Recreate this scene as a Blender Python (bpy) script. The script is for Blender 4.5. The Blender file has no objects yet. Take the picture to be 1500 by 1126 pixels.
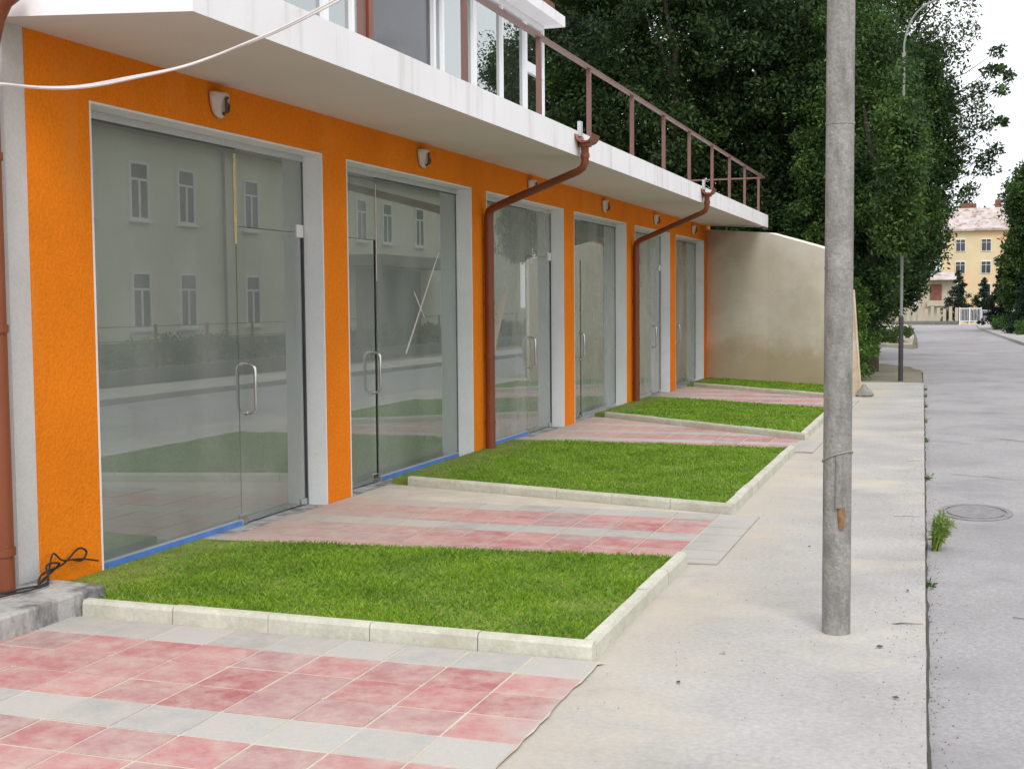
import bpy, math, random
import numpy as np
from mathutils import Vector, Matrix
random.seed(7); rng = np.random.default_rng(11)
C = bpy.context.scene.collection
R = math.radians

# ------------------------------------------------------------------ materials
def new_mat(name):
    m = bpy.data.materials.new(name); m.use_nodes = True
    nt = m.node_tree; nt.nodes.clear()
    out = nt.nodes.new('ShaderNodeOutputMaterial')
    return m, nt, out
def N(nt, t, **kw):
    n = nt.nodes.new(t)
    for k, v in kw.items():
        if k in n.inputs.keys(): n.inputs[k].default_value = v
        else: setattr(n, k, v)
    return n
def ramp(nt, fac, stops):
    r = nt.nodes.new('ShaderNodeValToRGB'); e = r.color_ramp.elements
    while len(e) < len(stops): e.new(0.5)
    for i, (p, c) in enumerate(stops):
        e[i].position = p; e[i].color = (*c, 1) if len(c) == 3 else c
    nt.links.new(fac, r.inputs[0]); return r.outputs[0]
def mixc(nt, fac, a, b, mode='MIX'):
    m = nt.nodes.new('ShaderNodeMix'); m.data_type = 'RGBA'; m.blend_type = mode
    for i, v in ((0, fac), (6, a), (7, b)):
        if isinstance(v, bpy.types.NodeSocket): nt.links.new(v, m.inputs[i])
        elif i == 0: m.inputs[0].default_value = v
        else: m.inputs[i].default_value = (*v, 1) if len(v) == 3 else v
    return m.outputs[2]
def noise(nt, scale, detail=4, rough=.6, coord=None, stretch=None):
    n = nt.nodes.new('ShaderNodeTexNoise'); n.inputs['Scale'].default_value = scale
    n.inputs['Detail'].default_value = detail; n.inputs['Roughness'].default_value = rough
    tc = nt.nodes.new('ShaderNodeTexCoord'); src = tc.outputs['Object']
    if stretch:
        mp = nt.nodes.new('ShaderNodeMapping'); mp.inputs['Scale'].default_value = stretch
        nt.links.new(src, mp.inputs[0]); src = mp.outputs[0]
    nt.links.new(src, n.inputs['Vector'])
    return n.outputs['Fac']
def pbr(name, col, rough=.8, metal=0, var=.12, vscale=3, fine=.06, fscale=60, bump=0, bscale=120, spec=.3, coat=0, stain=None):
    m, nt, out = new_mat(name)
    b = N(nt, 'ShaderNodeBsdfPrincipled', Roughness=rough, Metallic=metal)
    b.inputs['Specular IOR Level'].default_value = spec
    if coat: b.inputs['Coat Weight'].default_value = coat
    d = tuple(max(0, c*(1-var)) for c in col); l = tuple(min(1, c*(1+var)) for c in col)
    c = ramp(nt, noise(nt, vscale), [(.3, d), (.7, l)])
    if fine:
        f = ramp(nt, noise(nt, fscale, 3), [(.3, (1-fine*2,)*3), (.7, (1+0*fine,)*3)])
        c = mixc(nt, 1, c, f, 'MULTIPLY')
    if stain:
        sc, sscale, lo, hi, st = stain
        f = ramp(nt, noise(nt, sscale, 6, .65, stretch=st), [(lo, (0, 0, 0)), (hi, (1, 1, 1))])
        c = mixc(nt, f, c, sc)
    nt.links.new(c, b.inputs['Base Color'])
    if bump:
        bp = N(nt, 'ShaderNodeBump', Strength=bump, Distance=.01)
        nt.links.new(noise(nt, bscale, 5), bp.inputs['Height']); nt.links.new(bp.outputs[0], b.inputs['Normal'])
    nt.links.new(b.outputs[0], out.inputs[0])
    return m
M = {}
M['orange'] = pbr('orange_stucco', (.88, .235, .010), .9, var=.09, vscale=1.1, fine=.09, fscale=45, bump=.7, bscale=55, spec=.15, stain=((.82, .27, .04), 1.7, .54, .8, (1.5, 1.5, .35)))
M['plain_beige'] = pbr('beige_house_render', (.52, .46, .36), .9, var=.1)
M['white'] = pbr('white_render', (.84, .83, .84), .8, var=.03, vscale=1.2, fine=.02, bump=.08, stain=((.62, .61, .58), 2.4, .52, .78, (1, 2.5, .2)))
M['soffit'] = pbr('shade_tinted_soffit', (.66, .63, .585), .9, var=.05, vscale=.8, fine=.02)  # white paint, with canopy shade and warm bounce put into the colour
M['reveal'] = pbr('reveal_plaster', (.76, .78, .79), .8, var=.05, vscale=2, fine=.03, stain=((.62, .55, .42), 2.5, .62, .85, None))
M['pale'] = pbr('pale_render', (.60, .58, .57), .9, var=.06, bump=.2)
M['interior'] = pbr('interior_plaster', (.60, .62, .57), .95, var=.06, vscale=.7, stain=((.3, .3, .27), .9, .5, .7, None))
M['intfloor'] = pbr('interior_floor', (.78, .81, .79), .5, var=.1)
M['plastwall'] = pbr('raw_cement_plaster', (.74, .69, .57), .95, var=.1, vscale=1.3, fine=.05, bump=.3, bscale=40, stain=((.80, .78, .70), .8, .45, .75, (1, 1, 2.2)))
def wall_stain():
    nt = M['plastwall'].node_tree; b = next(n for n in nt.nodes if n.type == 'BSDF_PRINCIPLED'); c0 = b.inputs['Base Color'].links[0].from_socket
    tc = nt.nodes.new('ShaderNodeTexCoord'); sx = nt.nodes.new('ShaderNodeSeparateXYZ'); nt.links.new(tc.outputs['Object'], sx.inputs[0])
    nz = noise(nt, 1.6, 5, .6)
    a = N(nt, 'ShaderNodeMath', operation='MULTIPLY_ADD'); nt.links.new(nz, a.inputs[0]); a.inputs[1].default_value = -1.1; nt.links.new(sx.outputs['Z'], a.inputs[2])
    f = ramp(nt, a.outputs[0], [(0, (.6,)*3), (.18, (.25,)*3), (.34, (0, 0, 0))])
    c = mixc(nt, f, c0, (.50, .36, .20))
    dx = N(nt, 'ShaderNodeMath', operation='MULTIPLY_ADD'); nt.links.new(sx.outputs['X'], dx.inputs[0]); dx.inputs[1].default_value = -.6; nt.links.new(sx.outputs['Z'], dx.inputs[2])
    d2 = N(nt, 'ShaderNodeMath', operation='MULTIPLY_ADD'); nt.links.new(nz, d2.inputs[0]); d2.inputs[1].default_value = 2.0; nt.links.new(dx.outputs[0], d2.inputs[2])
    mr = N(nt, 'ShaderNodeMapRange'); mr.inputs['From Min'].default_value = 6.05; mr.inputs['From Max'].default_value = 6.7; mr.inputs['To Max'].default_value = .6; nt.links.new(d2.outputs[0], mr.inputs['Value'])
    c = mixc(nt, mr.outputs[0], c, (.26, .24, .16)); nt.links.new(c, b.inputs['Base Color'])
wall_stain()
M['copper'] = pbr('brown_pipe_plastic', (.215, .062, .026), .38, var=.12, vscale=2, fine=.03, spec=.4)
M['rail'] = pbr('brown_painted_steel', (.19, .10, .085), .5, var=.1, spec=.35)
M['upvc'] = pbr('white_window_plastic', (.82, .83, .85), .4, var=.02, fine=0)
M['steel'] = pbr('polished_steel', (.62, .62, .60), .18, metal=1, var=.03, fine=0)
M['bluetape'] = pbr('blue_protective_film', (.10, .24, .62), .4, var=.15, vscale=8)
M['alu'] = pbr('aluminium_track', (.62, .64, .67), .35, metal=.6, var=.05)
M['yellowtape'] = pbr('yellow_masking_tape', (.58, .52, .27), .7, var=.15, vscale=12)
M['sticker'] = pbr('white_patch_cover', (.78, .79, .78), .5, var=.03)
M['seal'] = pbr('dark_seal', (.10, .11, .115), .6)
M['concrete'] = pbr('sidewalk_concrete', (.44, .43, .415), .92, var=.13, vscale=1.1, fine=.11, fscale=38, bump=.35, bscale=60, spec=.15, stain=((.54, .49, .40), .6, .52, .72, None))
M['asphalt'] = pbr('worn_grey_asphalt', (.385, .375, .38), .9, var=.10, vscale=.6, fine=.14, fscale=55, bump=.5, bscale=90, spec=.15, stain=((.25, .245, .25), .8, .50, .70, (1, 1, 1)))
M['crack'] = pbr('dark_crack_joint', (.09, .085, .07), .95)
M['kerb'] = pbr('kerb_concrete', (.58, .57, .48), .9, var=.12, vscale=5, fine=.09, fscale=45, bump=.25, bscale=60, stain=((.40, .38, .29), 4, .55, .78, None))
M['step'] = pbr('rough_step_concrete', (.42, .415, .40), .95, var=.18, vscale=3, fine=.1, fscale=30, bump=.8, bscale=18, stain=((.15, .15, .145), 5.5, .47, .62, (1, 1, .5)))
M['dirt'] = pbr('dry_dirt', (.24, .21, .165), .95, var=.2, vscale=.8, fine=.15, bump=.6, bscale=30, stain=((.12, .17, .06), .7, .5, .65, None))
M['soil'] = pbr('lawn_soil', (.17, .22, .045), 1, var=.3, vscale=6)
M['poleconc'] = pbr('weathered_pole_concrete', (.32, .31, .29), .92, var=.2, vscale=7, fine=.14, fscale=70, bump=.8, bscale=50, stain=((.16, .155, .14), 16, .47, .70, (1, 1, .3)))
M['rust'] = pbr('rust', (.28, .15, .07), .9, var=.3, vscale=30)
M['bark'] = pbr('tree_bark', (.075, .06, .045), .95, var=.3, vscale=6, bump=.8, bscale=20)
M['lampgrey'] = pbr('lamp_post_paint', (.27, .29, .26), .5, var=.06)
M['lampdark'] = pbr('lamp_post_sleeve', (.06, .06, .065), .6)
M['yellow'] = pbr('yellow_facade', (.70, .58, .37), .9, var=.08, vscale=.35, stain=((.76, .50, .28), .25, .5, .58, None))
M['roof'] = pbr('weathered_roof', (.52, .45, .43), .9, var=.2, vscale=1.5, stain=((.25, .17, .14), 1.2, .5, .65, None))
M['redroof'] = pbr('brown_roof', (.20, .085, .06), .85, var=.2)
M['cream'] = pbr('cream_facade', (.78, .75, .58), .9, var=.05, vscale=.5, stain=((.70, .67, .54), .4, .5, .8, None))
M['greybase'] = pbr('grey_plinth', (.20, .20, .18), .9)
M['darkwin'] = pbr('dark_window_glass', (.05, .055, .06), .12, var=.1, spec=.6)
M['iron'] = pbr('wrought_iron', (.12, .065, .04), .6)
M['shade'] = pbr('frosted_lamp_glass', (.66, .58, .52), .35, var=.1, vscale=20)
M['cable'] = pbr('white_cable_sheath', (.66, .60, .58), .6)
M['black'] = pbr('black_cable_rubber', (.03, .028, .028), .6)
M['board'] = pbr('weathered_board', (.52, .42, .30), .85, var=.15, vscale=6, stain=((.6, .58, .52), 3, .5, .7, (1, 1, .3)))
M['plastic'] = pbr('crumpled_plastic_sheet', (.62, .66, .64), .3, var=.1, vscale=6)
M['whitepaint'] = pbr('white_fence_paint', (.82, .82, .85), .6, var=.04)
M['iron_cover'] = pbr('cast_iron_cover', (.25, .245, .25), .7, var=.2, vscale=20, bump=.5)
M['hill'] = pbr('far_hill', (.05, .08, .035), 1)
M['grout'] = pbr('sandy_grout', (.55, .50, .42), .95, var=.12, vscale=4, bump=.4)

def slab_sand():
    nt = M['concrete'].node_tree; b = next(n for n in nt.nodes if n.type == 'BSDF_PRINCIPLED'); c0 = b.inputs['Base Color'].links[0].from_socket
    tc = nt.nodes.new('ShaderNodeTexCoord'); sx = nt.nodes.new('ShaderNodeSeparateXYZ'); nt.links.new(tc.outputs['Object'], sx.inputs[0])
    a = N(nt, 'ShaderNodeMath', operation='MULTIPLY_ADD'); nt.links.new(noise(nt, 1.8, 6, .65), a.inputs[0]); a.inputs[1].default_value = -1.3; nt.links.new(sx.outputs['X'], a.inputs[2])
    mr = N(nt, 'ShaderNodeMapRange'); mr.inputs['From Min'].default_value = -1.45; mr.inputs['From Max'].default_value = -2.15; mr.inputs['To Max'].default_value = .55; nt.links.new(a.outputs[0], mr.inputs['Value'])
    c = mixc(nt, mr.outputs[0], c0, (.50, .44, .34))
    # faint dark drip and tyre stains
    f = ramp(nt, noise(nt, 2.7, 7, .7), [(.56, (0, 0, 0)), (.74, (.45,)*3)])
    c = mixc(nt, f, c, (.30, .29, .275)); nt.links.new(c, b.inputs['Base Color'])
slab_sand()
def tile_mat(name, a, b, dust, lo=.52, hi=.75):
    m, nt, out = new_mat(name)
    bs = N(nt, 'ShaderNodeBsdfPrincipled', Roughness=.9); bs.inputs['Specular IOR Level'].default_value = .15
    g = nt.nodes.new('ShaderNodeNewGeometry')
    mid = tuple((p+q)/2 for p, q in zip(a, b)); gm = sum(mid)/3
    c = ramp(nt, g.outputs['Random Per Island'], [(0, a), (.35, b), (.6, mid), (.8, tuple(p*.55+gm*.45 for p in mid)), (1, b)])
    f = ramp(nt, noise(nt, 55, 3), [(.3, (.88,)*3), (.7, (1,)*3)])
    c = mixc(nt, 1, c, f, 'MULTIPLY')
    d = ramp(nt, noise(nt, 6.5, 7, .72), [(lo-.14, (0, 0, 0)), (hi, (.95,)*3)])
    c = mixc(nt, d, c, dust)
    # dusty sand carried in from the doorway side (a stain with its own place)
    tc = nt.nodes.new('ShaderNodeTexCoord'); sx = nt.nodes.new('ShaderNodeSeparateXYZ'); nt.links.new(tc.outputs['Object'], sx.inputs[0])
    mr = N(nt, 'ShaderNodeMapRange'); mr.inputs['From Min'].default_value = -2.9; mr.inputs['From Max'].default_value = -4.3
    nt.links.new(sx.outputs['X'], mr.inputs['Value'])
    m2 = N(nt, 'ShaderNodeMapRange'); m2.inputs['From Min'].default_value = 5.4; m2.inputs['From Max'].default_value = 5.8
    nt.links.new(sx.outputs['Y'], m2.inputs['Value'])
    mm = N(nt, 'ShaderNodeMath', operation='MULTIPLY'); nt.links.new(mr.outputs[0], mm.inputs[0]); nt.links.new(m2.outputs[0], mm.inputs[1])
    m3 = N(nt, 'ShaderNodeMath', operation='MULTIPLY'); nt.links.new(mm.outputs[0], m3.inputs[0]); m3.inputs[1].default_value = .62
    c = mixc(nt, m3.outputs[0], c, (.50, .43, .37))
    # cement smeared over the tiles along the cast pavement slab
    m4 = N(nt, 'ShaderNodeMapRange'); m4.inputs['From Min'].default_value = -1.78; m4.inputs['From Max'].default_value = -1.30; nt.links.new(sx.outputs['X'], m4.inputs['Value'])
    a4 = N(nt, 'ShaderNodeMath', operation='ADD'); nt.links.new(m4.outputs[0], a4.inputs[0]); nt.links.new(noise(nt, 4.5, 7, .7), a4.inputs[1])
    m5 = N(nt, 'ShaderNodeMapRange'); m5.inputs['From Min'].default_value = .95; m5.inputs['From Max'].default_value = 1.45; nt.links.new(a4.outputs[0], m5.inputs['Value'])
    c = mixc(nt, m5.outputs[0], c, (.44, .42, .385))
    nt.links.new(c, bs.inputs['Base Color'])
    bp = N(nt, 'ShaderNodeBump', Strength=.3, Distance=.01)
    nt.links.new(noise(nt, 80, 4), bp.inputs['Height']); nt.links.new(bp.outputs[0], bs.inputs['Normal'])
    nt.links.new(bs.outputs[0], out.inputs[0]); return m
M['tile_red'] = tile_mat('red_paving_tile', (.37, .135, .135), (.51, .235, .225), (.50, .40, .36), .52, .74)
M['tile_grey'] = tile_mat('grey_paving_tile', (.27, .28, .265), (.46, .46, .435), (.46, .42, .38), .46, .66)

def leaf_mat(name, dark, mid, light, scale=.6, low=(.42, .50, .62)):
    m, nt, out = new_mat(name)
    b = N(nt, 'ShaderNodeBsdfPrincipled', Roughness=.55); b.inputs['Specular IOR Level'].default_value = .25
    g = nt.nodes.new('ShaderNodeNewGeometry')
    c1 = ramp(nt, g.outputs['Random Per Island'], [(0, dark), (.75, mid), (1, light)])
    c2 = ramp(nt, noise(nt, scale, 3), [(.38, low), (.60, (1.0, 1.0, .85))])
    c = mixc(nt, 1, c1, c2, 'MULTIPLY'); nt.links.new(c, b.inputs['Base Color'])
    t = N(nt, 'ShaderNodeBsdfTranslucent'); nt.links.new(c, t.inputs[0])
    mx = N(nt, 'ShaderNodeMixShader'); mx.inputs[0].default_value = .3
    nt.links.new(b.outputs[0], mx.inputs[1]); nt.links.new(t.outputs[0], mx.inputs[2]); nt.links.new(mx.outputs[0], out.inputs[0])
    return m
M['leaf_dark'] = leaf_mat('dark_leaves', (.016, .034, .012), (.042, .080, .022), (.095, .145, .04))
M['leaf_mid'] = leaf_mat('mid_green_leaves', (.032, .066, .018), (.075, .145, .034), (.145, .225, .06))
M['leaf_blue'] = leaf_mat('spruce_needles', (.020, .045, .022), (.042, .080, .042), (.07, .115, .06))
M['leaf_hedge'] = leaf_mat('hedge_leaves', (.05, .10, .02), (.10, .20, .035), (.17, .29, .06), 1.2)
M['leaf_weed'] = leaf_mat('weed_leaves', (.18, .28, .05), (.32, .44, .09), (.48, .56, .18), 4)
M['grass'] = leaf_mat('lawn_grass', (.155, .29, .020), (.23, .40, .030), (.35, .50, .07), 2.6, (.72, .78, .85))

def glass_mat(name, tint, ior=2.1, extra=0.0, rough=0.0, dust=.02):
    m, nt, out = new_mat(name)
    tr = N(nt, 'ShaderNodeBsdfTransparent'); tr.inputs[0].default_value = (*tint, 1)
    gl = N(nt, 'ShaderNodeBsdfGlossy', Roughness=rough); gl.inputs[0].default_value = (.93, .97, .94, 1)
    fr = N(nt, 'ShaderNodeFresnel', IOR=ior)
    ad = N(nt, 'ShaderNodeMath', operation='ADD'); ad.inputs[1].default_value = extra; ad.use_clamp = True
    nt.links.new(fr.outputs[0], ad.inputs[0])
    mx = N(nt, 'ShaderNodeMixShader'); nt.links.new(ad.outputs[0], mx.inputs[0])
    nt.links.new(tr.outputs[0], mx.inputs[1]); nt.links.new(gl.outputs[0], mx.inputs[2])
    df = N(nt, 'ShaderNodeBsdfDiffuse'); df.inputs[0].default_value = (.60, .64, .60, 1)
    d = ramp(nt, noise(nt, 1.4, 6, .65, stretch=(1, 1, .45)), [(.3, (dust*.6,)*3), (.75, (dust*1.5,)*3)])
    m2 = N(nt, 'ShaderNodeMixShader'); nt.links.new(d, m2.inputs[0]); nt.links.new(mx.outputs[0], m2.inputs[1]); nt.links.new(df.outputs[0], m2.inputs[2])
    nt.links.new(m2.outputs[0], out.inputs[0])
    return m
M['glass'] = glass_mat('shop_glass', (.80, .87, .83), 1.95, .13, dust=.24)
M['glass_dust_haze'] = glass_mat('dust_haze_shop_glass', (.80, .87, .83), 1.95, .13, dust=.34)  # dust film, thickened to put the far panes' grazing reflection into the colour
M['upglass'] = glass_mat('upper_window_glass', (.45, .5, .52), 2.6, .22)

# ------------------------------------------------------------------ mesh builder
class MB:
    def __init__(s): s.v = []; s.f = []; s.mi = []
    def add(s, vs, fs, mi=0):
        o = len(s.v); s.v += [tuple(v) for v in vs]; s.f += [tuple(o+i for i in f) for f in fs]; s.mi += [mi]*len(fs); return s
    def box(s, x0, x1, y0, y1, z0, z1, mi=0):
        vs = [(x, y, z) for x in (x0, x1) for y in (y0, y1) for z in (z0, z1)]
        return s.add(vs, [(0, 1, 3, 2), (4, 6, 7, 5), (0, 4, 5, 1), (2, 3, 7, 6), (0, 2, 6, 4), (1, 5, 7, 3)], mi)
    def prism(s, pts, z0, z1, mi=0):
        n = len(pts); a = sum(pts[i][0]*pts[(i+1) % n][1]-pts[(i+1) % n][0]*pts[i][1] for i in range(n))
        if a < 0: pts = pts[::-1]
        vs = [(x, y, z0) for x, y in pts]+[(x, y, z1) for x, y in pts]
        fs = [tuple(range(n))[::-1], tuple(range(n, 2*n))]+[(i, (i+1) % n, n+(i+1) % n, n+i) for i in range(n)]
        return s.add(vs, fs, mi)
    def tube(s, pts, r, n=10, mi=0, cap=True):
        pts = [Vector(p) for p in pts]; rs = r if isinstance(r, (list, tuple)) else [r]*len(pts)
        rings = []; up = None
        for i, p in enumerate(pts):
            d = (pts[min(i+1, len(pts)-1)]-pts[max(i-1, 0)]).normalized()
            if up is None: up = Vector((0, 0, 1)) if abs(d.z) < .9 else Vector((1, 0, 0))
            a = d.cross(up).normalized(); b = a.cross(d).normalized(); up = b
            rings.append([p+(a*math.cos(t)+b*math.sin(t))*rs[i] for t in [2*math.pi*k/n for k in range(n)]])
        vs = [v for ring in rings for v in ring]; fs = []
        for i in range(len(rings)-1):
            for k in range(n): fs.append((i*n+k, i*n+(k+1) % n, (i+1)*n+(k+1) % n, (i+1)*n+k))
        if cap: fs += [tuple(range(n))[::-1], tuple(range((len(rings)-1)*n, len(rings)*n))]
        return s.add(vs, fs, mi)
    def build(s, name, mats, parent=None, smooth=False, bevel=0):
        me = bpy.data.meshes.new(name); me.from_pydata(s.v, [], s.f)
        mats = mats if isinstance(mats, (list, tuple)) else [mats]
        for m in mats: me.materials.append(M[m])
        me.polygons.foreach_set('material_index', s.mi)
        if smooth: me.polygons.foreach_set('use_smooth', [True]*len(s.f))
        me.update()
        o = bpy.data.objects.new(name, me); C.objects.link(o)
        if parent: o.parent = parent
        if smooth:
            try: me.set_sharp_from_angle(angle=R(40))
            except Exception: pass
        if bevel:
            b = o.modifiers.new('bevel', 'BEVEL'); b.width = bevel; b.segments = 2; b.limit_method = 'ANGLE'
        return o
def tag(o, label=None, cat=None, group=None, kind=None):
    for k, v in (('label', label), ('category', cat), ('group', group), ('kind', kind)):
        if v: o[k] = v
    return o
def empty(name, loc=(0, 0, 0), rz=0):
    o = bpy.data.objects.new(name, None); C.objects.link(o); o.location = loc; o.rotation_euler[2] = rz; o.empty_display_size = .2; return o
def copy_tree(o, parent=None):
    c = o.copy(); C.objects.link(c)
    if parent: c.parent = parent
    for ch in list(o.children): copy_tree(ch, c)
    return c
def structure(name, mb, mat, **k): return tag(mb.build(name, mat, **k), kind='structure')
def quads_object(name, V, mat, parent=None, per=4):
    """V: (n,per,3) array of separate little faces"""
    n = len(V); me = bpy.data.meshes.new(name)
    me.vertices.add(n*per); me.vertices.foreach_set('co', V.reshape(-1).astype(np.float32))
    me.loops.add(n*per); me.loops.foreach_set('vertex_index', np.arange(n*per, dtype=np.int32))
    me.polygons.add(n); me.polygons.foreach_set('loop_start', np.arange(0, n*per, per, dtype=np.int32))
    me.polygons.foreach_set('loop_total', np.full(n, per, dtype=np.int32))
    me.materials.append(M[mat]); me.update(calc_edges=True); me.validate()
    o = bpy.data.objects.new(name, me); C.objects.link(o)
    if parent: o.parent = parent
    return o
def leaf_quads(P, size, droop=.3, aspect=.45):
    n = len(P); a = rng.normal(size=(n, 3)); a[:, 2] -= droop; a /= np.linalg.norm(a, axis=1)[:, None]
    b = np.cross(a, rng.normal(size=(n, 3))); b /= np.linalg.norm(b, axis=1)[:, None]+1e-9
    s = size*rng.uniform(.6, 1.35, (n, 1)); w = s*aspect
    return np.stack([P, P+a*s*.5+b*w*.5, P+a*s, P+a*s*.5-b*w*.5], axis=1)

# ------------------------------------------------------------------ ground
g = MB(); g.add([(-300, -60, -.11), (300, -60, -.11), (300, 84, -.11), (-300, 84, -.11)], [(0, 1, 2, 3)])
g.add([(-300, 84, -.11), (300, 84, -.11), (600, 190, -3.2), (-600, 190, -3.2)], [(0, 1, 2, 3)])
g.add([(-600, 190, -3.2), (600, 190, -3.2), (1500, 1500, -6), (-1500, 1500, -6)], [(0, 1, 2, 3)])
structure('ground', g, 'dirt')
def kl(y): return .03-.0225*y            # road-side edge of the pavement
g = MB()
road = [(kl(-12), -12), (kl(25), 25), (-.66, 30), (-1.0, 32.2), (-2.0, 34.6), (-3.6, 36.0), (-9, 37), (-9, 46.5), (-3.2, 46.2), (-2.0, 45.0), (-1.3, 43.6), (-1.15, 44.5), (-1.45, 55), (-2.5, 82), (1.2, 82),
        (1.25, 70), (2.2, 48.5), (3.6, 20), (3.9, 4), (4.1, -12)]
g.add([(x, y, -.08) for x, y in road], [tuple(range(len(road)))[::-1]])
g.add([(-30, 82, -.08), (-2.5, 82, -.08), (1.2, 82, -.08), (30, 82, -.08), (30, 79, -.08), (30, 84, -.08), (-30, 84, -.08)], [(0, 3, 5, 6)])
structure('road', g, 'asphalt')
g = MB()
g.prism([(kl(-12), -12), (kl(0), 0), (kl(25), 25), (-1.9, 25), (-5.2, 25), (-5.2, -12)], -.2, 0)
structure('pavement', g, 'concrete')
g = MB()                                   # opposite pavement
opp = [(4.1, -12), (3.9, 4), (3.6, 20), (2.2, 48.5), (1.25, 70), (1.2, 80), (2.2, 80), (2.4, 70), (3.5, 48.5), (5.4, 20), (5.8, 4), (6.0, -12)]
g.prism(opp, -.2, .02)
structure('opposite_pavement', g, 'concrete')
g = MB(); g.prism([(-1.35, 45.2), (-1.6, 56), (-2.7, 80), (-4.5, 80), (-3.4, 56), (-3.3, 47.0), (-2.2, 45.6)], -.2, .02)
structure('far_pavement', g, 'concrete')
g = MB(); g.prism([(-.55, 25.02), (-.68, 29.6), (-1.2, 31.6), (-2.0, 33.2), (-3.2, 34.4), (-9, 35), (-9, 25.02)], -.2, -.015)
structure('dirt_verge', g, 'dirt')

# concrete joints / cracks in the pavement (thin dark fillings)
g = MB()
def crack(x0, y0, x1, y1, w=.008, n=10, z=.0045, j=.02):
    pts = [(x0+(x1-x0)*t/n+random.uniform(-j, j)*(0 < t < n), y0+(y1-y0)*t/n+random.uniform(-j, j)*(0 < t < n)) for t in range(n+1)]
    dx, dy = y1-y0, -(x1-x0); L = math.hypot(dx, dy); dx /= L; dy /= L
    vs = []
    for x, y in pts:
        ww = w*random.uniform(.4, 1.3); vs += [(x-dx*ww, y-dy*ww, z), (x+dx*ww, y+dy*ww, z)]
    g.add(vs, [(2*i, 2*i+2, 2*i+3, 2*i+1) for i in range(n)])
for y in (6.4, 9.6, 12.9, 16.2, 19.4, 22.4): crack(kl(y)-.01, y, kl(y)-random.uniform(.12, .22), y+random.uniform(-.05, .08), .006, 5)
crack(-.62, 19.2, kl(19.3)-.02, 19.3, .005)
structure('pavement_cracks', g, 'crack')
g = MB()
for y in np.arange(1.5, 25, 1.1):
    crack(kl(y)+.012, y, kl(y+1.1)+.008, y+1.1, .007, 8, -.0755, .006)
crack(.0, 12.6, 1.3, 12.1, .006, 12, -.0755); crack(-.2, 16.5, .9, 15.6, .006, 10, -.0755); crack(.3, 7.0, 1.4, 6.6, .004, 10, -.0755)
structure('road_cracks', g, 'crack')

# ------------------------------------------------------------------ tiled paths
def clip_poly(poly, x0, x1, y0, y1):
    def cl(p, f, g_):
        o = []
        for i in range(len(p)):
            a, b = p[i], p[(i+1) % len(p)]; fa, fb = f(a), f(b)
            if fa >= 0: o.append(a)
            if (fa >= 0) != (fb >= 0):
                t = fa/(fa-fb); o.append((a[0]+(b[0]-a[0])*t, a[1]+(b[1]-a[1])*t))
        return o
    for f in (lambda p: p[0]-x0, lambda p: x1-p[0], lambda p: p[1]-y0, lambda p: y1-p[1]):
        if len(poly) < 3: return []
        poly = cl(poly, f, None)
    return poly
def tiled(name, poly, ytop, rows, edge_x=None, tw=.30, th=.2745, ox=-1.43):
    gr = MB(); gr.add([(x, y, .0092) for x, y in poly], [tuple(range(len(poly)))]); 
    base = structure(name+'_grout', gr, 'grout')
    m = MB(); gap = .006
    ys = [p[1] for p in poly]; xs = [p[0] for p in poly]
    k = 0; y = ytop
    while y > min(ys)-th:
        kind = rows[k % len(rows)]; x = ox
        off = random.uniform(-.004, .004)
        while x > min(xs)-tw:
            mi = kind
            if edge_x is not None and x > edge_x: mi = 1
            c = clip_poly(poly, x-tw+gap, x-gap, y-th+gap, y-gap)
            if len(c) >= 3:
                zt = .0125+random.uniform(-.0012, .0022)
                m.prism(c, .002, zt, mi)
            x -= tw
        y -= th; k += 1
    o = m.build(name, ['tile_red', 'tile_grey'], bevel=.003); tag(o, kind='structure')
    return o
front = [(-1.405, 5.28)]+[(-1.43+random.uniform(-.007, .007), 5.24-.09*q) for q in range(30)]+[(-1.43, 2.4), (-1.43, -3), (-7, -3), (-7, 4.75), (-4.16, 4.75), (-4.16, 5.28)]
tiled('tiled_forecourt', front, 5.2855, [1, 0, 0, 0, 1, 0, 0])
tiled('tiled_path', [(-1.31, 7.50), (-1.31, 9.24), (-1.50, 9.24), (-4.40, 9.98), (-4.57, 9.98), (-4.57, 7.22), (-4.45, 7.22), (-1.64, 7.46)], 9.24, [1, 0, 0, 1, 0, 0, 0], edge_x=-1.56, ox=-1.29)
tiled('tiled_path', [(-1.35, 13.3), (-1.35, 14.40), (-1.55, 14.40), (-4.40, 16.58), (-4.57, 16.58), (-4.57, 13.45), (-1.7, 13.33)], 16.6, [1, 0, 0], edge_x=-1.56, ox=-1.29)
tiled('tiled_path', [(-1.38, 18.3), (-1.38, 20.4), (-1.55, 20.4), (-4.40, 22.86), (-4.57, 22.86), (-4.57, 19.98), (-1.7, 18.36)], 23.0, [1, 0, 0], edge_x=-1.56, ox=-1.29)

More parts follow.
